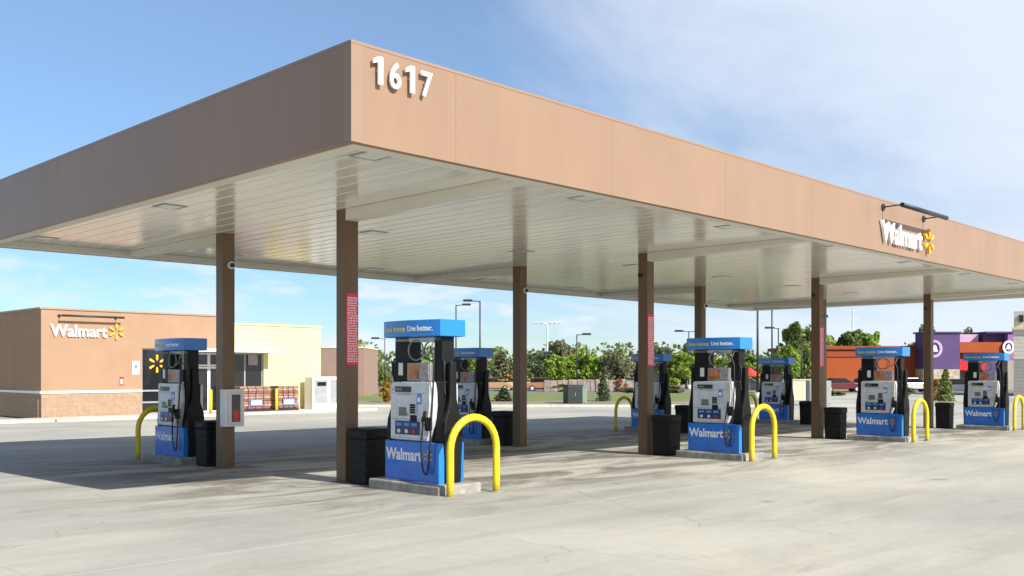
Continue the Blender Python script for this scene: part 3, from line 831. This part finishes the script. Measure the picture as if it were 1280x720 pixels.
def trunk(seed, cone=False):
    random.seed(seed); mb = MB()
    mb.tube([(0,0,-.03),(.005,0,.2),(-.005,.01,.5),(0,0,.8 if not cone else .95)], .028, 8, .008, smooth=2)
    if not cone:
        for k_ in range(6):
            a = k_*1.05+random.uniform(-.3,.3); z = random.uniform(.2,.5); r = random.uniform(.15,.28)
            mb.tube([(0,0,z),(r*.5*math.cos(a), r*.5*math.sin(a), z+.12),(r*math.cos(a), r*math.sin(a), z+.28)], .012, 6, .004, smooth=2)
    return mb
CR = {}
def meshof(mb, nm):
    o = mb.build(nm, None); me = o.data; bpy.data.objects.remove(o); return me
CR['round'] = [meshof(crown_round(s), 'crown') for s in (1,2,3)]
CR['cone'] = [meshof(crown_cone(s), 'crown') for s in (4,5)]
CR['pine'] = [meshof(crown_round(s, 40, 55, .035), 'crown') for s in (6,)]
CR['shrub'] = [meshof(crown_round(s, 22, 60, .06), 'crown') for s in (8,9)]
TK = {'round': meshof(trunk(1), 'trunk'), 'cone': meshof(trunk(2, True), 'trunk')}
def tree(px, F, ytop, wpx, kind, mat, lab, name='tree', cat='tree', i=0, ybase=None):
    p = CF(px, F, -.4 if ybase is None else ZP(ybase, F))
    H_ = ZP(ytop, F)-p.z; wd = 1.15*wpx/FPX*F
    t_ = thing(name, lab, cat, p, random.uniform(0,6))
    base_w = {'round':.9,'cone':.58,'pine':.9,'shrub':.9}[kind]
    k_ = wd/(base_w*H_)
    me = CR[kind][i % len(CR[kind])]
    if me.materials: me = me.copy(); me.materials.clear()
    c = link('crown', me, M[mat], t_); c.scale = (k_*H_, k_*H_, H_)
    if not TK['round'].materials: TK['round'].materials.append(M['bark']); TK['cone'].materials.append(M['bark'])
    b = link('trunk' if kind != 'shrub' else 'stem', TK['cone' if kind == 'cone' else 'round'], M['bark'], t_); b.scale = (H_,H_,H_)
    return t_
random.seed(11)
T = tree
T(467,120,452,34,'round','leaf_mid','small green tree right of the nearest column, beside the pinkish building',i=0)
T(480,128,456,26,'pine','leaf_olive','low dark tree just left of the nearest pump',i=0)
T(527,118,449,40,'round','leaf','green tree seen through the frame of the nearest pump',i=1)
T(560,122,446,36,'round','leaf_mid','green tree hidden mostly by the right post of the nearest pump',i=2)
T(590,120,443,40,'round','leaf','green tree seen behind the second back-row pump',i=0)
T(627,118,439,36,'cone','leaf_olive','grey green pointed tree left of the second back column',i=0)
T(645,124,452,36,'round','leaf','bright green tree just left of the second back column',i=1)
T(676,120,436,44,'pine','pine','dark green pine right of the second back column',i=0)
T(697,135,424,30,'round','leaf_olive','grey olive tree rising behind the bright green trees, at the pale pole')
T(713,140,426,46,'pine','leaf_olive','tallest olive tree crown behind the bright green trees')
T(700,112,444,42,'round','leaf','bright green round tree right of the tall pale pole',i=1)
T(722,114,437,46,'round','leaf','bright green round tree behind the dark light pole',i=2)
T(743,112,443,42,'round','leaf','bright green round tree, rightmost of the bright three',i=0)
T(771,110,436,40,'pine','leaf_olive','grey green rounded pine standing apart left of the second front column',i=0)
T(754,66,466,17,'cone','pine','small dark conifer on the lawn right of the green utility box',i=1, ybase=504)
T(630,66,484,24,'cone','pine','small dark conifer bush on the lawn left of the second back column',i=0, ybase=505)
T(797,118,450,36,'round','leaf_olive','low olive tree just left of the second front column',i=2)
T(826,118,428,46,'pine','pine','dark tree behind the shaded third back-row pump',i=0)
T(846,108,440,44,'round','leaf','bright green tree left of the second front-row pump',i=1)
T(858,120,429,38,'round','leaf_mid','mid green tree behind the second front-row pump topper',i=2)
T(892,114,444,46,'round','leaf','bright green tree seen through the second front-row pump',i=0)
T(924,116,438,44,'round','leaf_mid','green tree right of the second front-row pump',i=1)
T(942,112,446,34,'round','leaf','bright green tree behind the thick dark light pole',i=2)
T(957,120,442,32,'pine','leaf_mid','green tree over the farthest back-row pump',i=0)
T(1000,112,402,50,'round','leaf_mid','tallest tree, left of the orange building',i=0)
T(984,106,432,34,'round','leaf','bright leafy tree under the tallest tree, left side',i=1)
T(1040,150,420,40,'round','leaf','round green tree over the orange roof right of the third column',i=2)
T(1062,150,413,46,'round','leaf_mid','green tree over the orange roof at the power pole',i=1)
T(1088,150,414,36,'round','leaf','green tree over the orange roof above the third front-row pump',i=0)
T(1163,150,402,30,'pine','pine','dark tree behind the purple tower and last column')
T(1142,150,424,22,'pine','pine','small dark tree behind the left side of the purple tower')
T(1213,150,405,30,'pine','pine','dark tree poking up between the two purple towers')
T(1182,70,460,20,'cone','leaf_mid','tall green shrub in front of the purple tower',i=1,name='shrub',cat='shrub', ybase=506)
T(1170,72,474,14,'shrub','gold_leaf','golden shrub beside the last front column',name='shrub',cat='shrub', ybase=506)
T(484,64,478,18,'shrub','gold_leaf','golden orange bush on the lawn left of the nearest pump',name='shrub',cat='shrub', ybase=504)
for j, (px, F, yt, w_, mt, lb) in enumerate([
    (640,108,468,26,'gold_leaf','golden shrub behind the small conifer bush'),
    (688,104,476,22,'gold_leaf','golden rust shrub left of the green utility box'),
    (775,100,474,20,'rust_leaf','rust coloured shrub right of the small conifer'),
    (700,100,479,20,'leaf','low green shrub left of the green utility box'),
    (840,90,482,36,'leaf_olive','low olive shrub left of the second front-row pump base'),
    (790,90,484,26,'leaf_olive','low olive shrub behind the shaded yellow hoop'),
    (460,95,484,18,'pine','low dark shrub beyond the lawn by the nearest column'),
    (1098,85,486,18,'leaf','green shrub in front of the orange building, left of the third front-row pump'),
    (1045,85,489,26,'leaf_mid','low green shrub in front of the orange building'),
    (1133,85,484,20,'leaf_olive','olive shrub left of the last front column')]):
    T(px, F, yt, w_, 'shrub', mt, lb, name='shrub', cat='shrub', i=j)
# far tree belt: one uncountable mass
mb = MB(); random.seed(21)
for k_ in range(150):
    px = -500+2300*k_/150+random.uniform(-8,8); F = random.uniform(230,280)
    hh = random.uniform(5,9.5) if px > 430 else random.uniform(5,7)
    for q_ in range(3):
        p = CF(px+random.uniform(-8,8), F); leaf_cloud(mb.bm, Vector((p.x,p.y,hh*(.3+.25*q_))), random.uniform(2.2,3.6), 60, .6, .8)
tag(mb.build('tree_belt', M['leaf_mid']), 'distant green belt of trees along the horizon', 'trees', kind='stuff')

# stone wall, boxes, cars, sign
wl = thing('stone_wall', 'long low greyish stone wall beyond the lawn', 'wall', CF(735, 100, -.4), CROT)
b = MB(); random.seed(3)
x = -4.6
while x < 4.8:
    w_ = random.uniform(.5,1.0); b.box(x, x+w_-.02, -.3+random.uniform(-.05,.05), .3, 0, 1.25+random.uniform(-.08,.08), .05, 1); x += w_
b.build('stones', pbr('grey_stone', (.30,.25,.22), .9, 0, .4, 2, .5, 8), wl)
ub = thing('utility_box', 'dark green utility box on the lawn edge', 'utility box', CF(716, 61.5, -.25), CROT+.25)
MB().box(-.5,.5,-.5,.5,0,1.12,.03).build('cabinet', M['green_box'], ub)
MB().box(-.53,.53,-.53,.53,1.121,1.2,.02).build('lid', M['green_box'], ub)
MB().box(-.02,.02,-.53,-.502,.5,.7).build('handle', M['grey_metal'], ub)
ub = thing('utility_box', 'pale green utility box beside the dark green one', 'utility box', CF(730, 62.5, -.25), CROT)
MB().box(-.17,.17,-.25,.25,0,1.02,.03).build('cabinet', M['pale_green_box'], ub)
MB().box(-.19,.19,-.27,.27,1.021,1.08,.02).build('lid', M['pale_green_box'], ub)
M['pale_metal2'] = pbr('cabinet_grey', (.33,.33,.32), .5)
ub = thing('utility_box', 'white grey equipment cabinet left of the third front column', 'utility box', CF(1016, 62, -.4), CROT)
MB().box(-.34,.34,-.4,.4,0,1.6,.03).build('cabinet', M['pale_metal2'], ub)
MB().box(-.29,.29,-.42,-.402,.15,1.45,.01).build('door', M['pale_metal2'], ub)
ub = thing('utility_box', 'white grey equipment cabinet right of the third front column', 'utility box', CF(1030, 62, -.4), CROT)
MB().box(-.34,.34,-.4,.4,0,1.6,.03).build('cabinet', M['pale_metal2'], ub)
MB().box(-.29,.29,-.42,-.402,.15,1.45,.01).build('door', M['pale_metal2'], ub)
bw = thing('block_wall', 'pale block enclosure wall left of the third front column', 'wall', CF(1003, 74, -.4), CROT)
MB().box(-1.6,1.6,-.15,.15,0,1.5).build('wall', M['cream_brick'], bw)
MB().box(-1.65,1.65,-.2,.2,1.501,1.58,.01).build('coping', M['kerb'], bw)
def car(px, F, rz, col, lab, name='parked_car', cat='car', z=-.4):
    t_ = thing(name, lab, cat, CF(px, F, z), CROT+rz, group='cars parked far behind the pumps')
    m_ = pbr('car_paint', col, .25, .2, .03, coat=.8)
    body = MB().prism([(-2.2,.35),(-2.25,.6),(-2.15,.85),(-1.3,.95),(1.1,.98),(2.1,.82),(2.25,.6),(2.2,.32)], -.88, .88, .06)
    body.build('body', m_, t_)
    cb = MB().prism([(-1.6,.93),(-1.1,1.4),(.35,1.42),(1.15,.96)], -.78,.78,.05); cb.build('cabin', M['glass_dark'], t_)
    MB().box(-1.05,.3,-.72,.72,1.405,1.45,.02).build('roof', m_, t_)
    for sx in (-1.38,1.4):
        for sy in (-.9,.7):
            w_ = MB().disc((sx,sy,.32),(0,1,0),.32,.2,20).build('wheel', M['tyre'], t_)
            MB().disc((sx,sy-.01 if sy<0 else sy+.2,.32),(0,1,0),.19,.012,14).build('rim', M['pale_metal'], w_)
    for sy in (-.62,.62):
        MB().box(2.13,2.24,sy-.16,sy+.16,.6,.72,.02).build('headlight', M['lens'], t_)
        MB().box(-2.24,-2.13,sy-.16,sy+.16,.65,.78,.02).build('tail_light', M['redbtn'], t_)
car(800, 108, .1, (.35,.38,.42), 'silver parked car left of the second front column')
car(614, 104, .1, (.45,.27,.14), 'tan orange parked car left of the small conifer bush')
car(650, 107, .1, (.6,.42,.3), 'tan parked car behind the second back column')
car(681, 104, .0, (.42,.2,.1), 'tan orange parked car right of the second back column')
car(934, 96, 0, (.03,.03,.035), 'dark parked car right of the second front-row pump')
car(1051, 100, .0, (.16,.02,.025), 'dark red parked car before the orange building')
car(1086, 103, .2, (.7,.7,.7), 'white parked car behind the third front-row pump')
car(1140, 100, .1, (.7,.7,.7), 'white parked car left of the last front column')
car(1200, 90, -.2, (.5,.5,.5), 'light grey parked car behind the last front-row pump')
um = thing('umbrella', 'red umbrella beyond the lawn right of the second front-row pump', 'umbrella', CF(937, 88, -.4), CROT)
MB().tube([(0,0,0),(0,0,2.4)], .035, 8).build('pole', M['grey_metal'], um)
b = MB(); n_ = 8; vs = [(0,0,2.55)]+[(1.15*math.cos(2*math.pi*k/n_), 1.15*math.sin(2*math.pi*k/n_), 1.75) for k in range(n_)]+[(0,0,2.5)]+[(1.13*math.cos(2*math.pi*k/n_), 1.13*math.sin(2*math.pi*k/n_), 1.7) for k in range(n_)]
b.faces(vs, [(0,1+k,1+(k+1)%n_) for k in range(n_)]+[(9,10+(k+1)%n_,10+k) for k in range(n_)]+[(1+k,10+k,10+(k+1)%n_,1+(k+1)%n_) for k in range(n_)])
b.build('cover', pbr('umbrella_red', (.55,.05,.03), .7), um)

# ------------------------------------------------------------------ restaurant at the right
def PXW(px, F, px0): return (px-px0)/FPX*F
F1 = 112; rs = thing('restaurant', 'orange and purple restaurant building with two purple towers', 'building', CF(1130, F1, -.4), CROT)
def X1(px): return (px-1130)/FPX*F1
def Z1(py): return ZP(py, F1)+.4
MB().box(X1(1006),X1(1252),0,14,Z1(489),Z1(437)).build('orange_wall', M['orange_wall'], rs)
MB().box(X1(1006),X1(1252),.02,13.98,0,Z1(489)-.002).build('stone_base', M['stone'], rs)
MB().box(X1(1000),X1(1256),-.35,14.3,Z1(437)+.002,Z1(432.5),.03).build('parapet', M['orange_dk'], rs)
MB().box(X1(1022),X1(1132),-.12,-.002,Z1(446),Z1(438)).build('band', M['orange_dk'], rs)
tw = MB().box(X1(1144),X1(1189),-2.2,-.002,Z1(461),Z1(417.5)).build('tower', M['purple'], rs)
MB().box(X1(1144),X1(1189),-2.15,-.002,0,Z1(461)-.002).build('tower_base', M['stone'], tw)
MB().box(X1(1142.5),X1(1190.5),-2.35,.3,Z1(417.5)+.002,Z1(415.5)).build('tower_cap', M['purple_dk'], tw)
MB().box(X1(1190.8),X1(1246),-1.2,-.36,Z1(441),Z1(428)).build('orange_canopy', M['orange_wall'], rs)
MB().box(X1(1190.8),X1(1222),-.2,1,Z1(427.8),Z1(418)).build('lilac_parapet', M['lilac'], rs)
MB().box(X1(1191),X1(1206),-1.0,-.4,Z1(463),Z1(449)).build('red_awning', M['redbtn'], rs)
MB().box(X1(1212),X1(1226),-1.0,-.4,Z1(463),Z1(449)).build('red_awning', M['redbtn'], rs)
for a, c in ((1193,1204),(1209,1224),(1230,1244)):
    fr = MB().box(X1(a),X1(c),-.06,-.004,Z1(486),Z1(464)).build('window', M['dark_metal'], rs)
    MB().box(X1(a)+.08,X1(c)-.08,-.075,-.0605,Z1(485),Z1(465)).build('pane', M['glass_dark'], fr)
tw = MB().box(X1(1226),X1(1252),-.5,3,0,Z1(417)).build('tower', M['purple'], rs)
MB().box(X1(1252.1),X1(1268),-1.4,2.6,Z1(450),Z1(418)).build('tower_front', M['purple_lit'], tw)
MB().box(X1(1252.1),X1(1268),-1.35,2.6,0,Z1(450)-.002).build('tower_base', M['siding_lo'], tw)
MB().box(X1(1224.5),X1(1270),-1.55,3.2,Z1(417)+.002,Z1(415)).build('tower_cap', M['purple_dk'], tw)
def bell(px, py, y, s, sc=1.0):
    t_ = thing('emblem', 'white ring emblem with a bell on the %s purple tower' % ('left' if s == 0 else 'right'), 'emblem', CF(px, F1+y, ZP(py, F1+y)), CROT, group='bell emblems on the purple towers')
    ro, ri = .95*sc, .68*sc
    v = []; n_ = 32
    b = MB()
    for k_ in range(n_):
        a0, a1 = 2*math.pi*k_/n_, 2*math.pi*(k_+1)/n_
        b.prism([(ro*math.cos(a0)*.9, ro*math.sin(a0)), (ro*math.cos(a1)*.9, ro*math.sin(a1)), (ri*math.cos(a1)*.8, ri*math.sin(a1)), (ri*math.cos(a0)*.8, ri*math.sin(a0))], -.08, 0)
    b.build('ring', M['lilac'] if s == 0 else M['letters'], t_)
    MB().prism([(-.42*sc,-.3*sc),(.38*sc,-.3*sc),(.26*sc,-.05*sc),(.2*sc,.28*sc),(0,.42*sc),(-.22*sc,.25*sc),(-.28*sc,-.05*sc)], -.07, 0).build('bell', M['letters'], t_)
bell(1168, 436, -2.21, 0, 1.05); bell(1260.5, 434, -1.41, 1, .8)
sd = thing('sided_building', 'grey beige building with lap siding at the right edge', 'building', CF(1267, 84, -.4), CROT-.49)
F2 = 84
def X2(px): return (px-1267)/FPX*F2
def Z2(py): return ZP(py, F2)+.4
MB().box(X2(1267),X2(1420),0,9,0,Z2(449)).build('lower_wall', M['siding_lo'], sd)
MB().box(X2(1267),X2(1420),-.02,9,Z2(449)+.002,Z2(412)).build('upper_wall', M['siding_hi'], sd)
MB().box(X2(1265),X2(1422),-.25,9.2,Z2(412)+.002,Z2(409)).build('coping', M['cream_wall'], sd)
MB().box(X2(1267),X2(1420),1.5,5,Z2(409)+.004,Z2(388)).build('roof_unit', M['siding_hi'], sd)
MB().box(X2(1273),X2(1278),1.3,1.498,Z2(402),Z2(393)).build('vent', M['dark_metal'], sd)

# ------------------------------------------------------------------ light
wd = bpy.data.worlds.new('World'); scene.world = wd; wd.use_nodes = True
nt = wd.node_tree; bg = nt.nodes['Background']
SUN = Vector((.12, -6.2, 4.38)).normalized()
el = math.asin(SUN.z); az = math.atan2(SUN.x, SUN.y)
sky = N(nt, 'ShaderNodeTexSky', sky_type='NISHITA'); sky.sun_disc = False
sky.sun_elevation = el; sky.sun_rotation = az % (2*math.pi)
sky.altitude = 800; sky.air_density = 1.0; sky.dust_density = .2; sky.ozone_density = 1.6
tc = N(nt, 'ShaderNodeTexCoord'); gen = tc.outputs['Generated']
# thin high cloud: direction flattened on a plane overhead
sp = N(nt, 'ShaderNodeSeparateXYZ'); nt.links.new(gen, sp.inputs[0])
zz = math_(nt, 'ADD', math_(nt, 'MAXIMUM', sp.outputs[2], 0), .12)
cb = N(nt, 'ShaderNodeCombineXYZ')
nt.links.new(math_(nt, 'DIVIDE', sp.outputs[0], zz), cb.inputs[0]); nt.links.new(math_(nt, 'DIVIDE', sp.outputs[1], zz), cb.inputs[1])
vr = N(nt, 'ShaderNodeMapping'); vr.inputs['Rotation'].default_value = (0,0,R(35)); vr.inputs['Scale'].default_value = (.4,.85,1); vr.inputs['Location'].default_value = (3.1,1.7,0)
nt.links.new(cb.outputs[0], vr.inputs['Vector'])
c1 = noise(nt, vr.outputs[0], .9, 7, .58, .45)
# more veil toward the right of the view
dt = N(nt, 'ShaderNodeVectorMath', operation='DOT_PRODUCT'); nt.links.new(gen, dt.inputs[0]); dt.inputs[1].default_value = (RT.x, RT.y, 0)
bias = math_(nt, 'MULTIPLY_ADD', dt.outputs['Value'], .62, .02)
cm = N(nt, 'ShaderNodeMapRange', interpolation_type='SMOOTHSTEP'); cm.inputs['From Min'].default_value = .42; cm.inputs['From Max'].default_value = .86
nt.links.new(math_(nt, 'ADD', c1, bias), cm.inputs['Value'])
# small puffs low down
hz = N(nt, 'ShaderNodeMapping'); hz.inputs['Scale'].default_value = (7,7,24); nt.links.new(gen, hz.inputs['Vector'])
pf = noise(nt, hz.outputs[0], 1, 5, .55)
pm = N(nt, 'ShaderNodeMapRange', interpolation_type='SMOOTHSTEP'); pm.inputs['From Min'].default_value = .50; pm.inputs['From Max'].default_value = .64
nt.links.new(pf, pm.inputs['Value'])
lo = N(nt, 'ShaderNodeMapRange', interpolation_type='SMOOTHSTEP'); lo.inputs['From Min'].default_value = .16; lo.inputs['From Max'].default_value = .06
nt.links.new(sp.outputs[2], lo.inputs['Value'])
pfm = math_(nt, 'MULTIPLY', math_(nt, 'MULTIPLY', pm.outputs[0], lo.outputs[0]), .85)
hzf = N(nt, 'ShaderNodeMapRange', interpolation_type='SMOOTHSTEP'); hzf.inputs['From Min'].default_value = .3; hzf.inputs['From Max'].default_value = -.02
nt.links.new(sp.outputs[2], hzf.inputs['Value'])
tot = math_(nt, 'MAXIMUM', math_(nt, 'MULTIPLY', cm.outputs[0], .85), pfm)
CLOUD = (6.2,6.7,7.6)
tint = ramp(nt, sp.outputs[2], [(.0,(.55,.69,.83)),(.12,(.68,.82,.96)),(.36,(1.22,1.24,1.24)),(.6,(.62,.64,.68)),(1,(.45,.47,.5))])  # sky dimmed overhead, out of view, to deepen the shade
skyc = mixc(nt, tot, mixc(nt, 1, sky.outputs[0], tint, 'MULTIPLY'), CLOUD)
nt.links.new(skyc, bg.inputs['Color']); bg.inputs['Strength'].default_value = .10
sl = bpy.data.lights.new('sun', 'SUN'); sl.energy = 5.0; sl.angle = R(.53); sl.color = (1,.95,.87)
so = bpy.data.objects.new('sun', sl); COL.objects.link(so)
so.rotation_euler = SUN.to_track_quat('Z', 'Y').to_euler(); so.location = (0,-20,30)

# ------------------------------------------------------------------ camera
cd = bpy.data.cameras.new('camera'); cam = bpy.data.objects.new('camera', cd); COL.objects.link(cam)
cam.location = CAM; cam.rotation_euler = (math.pi/2, 0, CROT)
cd.sensor_width = 36; cd.lens = FPX/1280*36; cd.shift_y = (YH-360)/1280; cd.clip_end = 5000
scene.camera = cam
scene.view_settings.view_transform = 'Standard'; scene.view_settings.look = 'None'
scene.view_settings.exposure = .5; scene.view_settings.gamma = 1
scene.cycles.max_bounces = 8; scene.cycles.diffuse_bounces = 4; scene.cycles.use_denoising = True
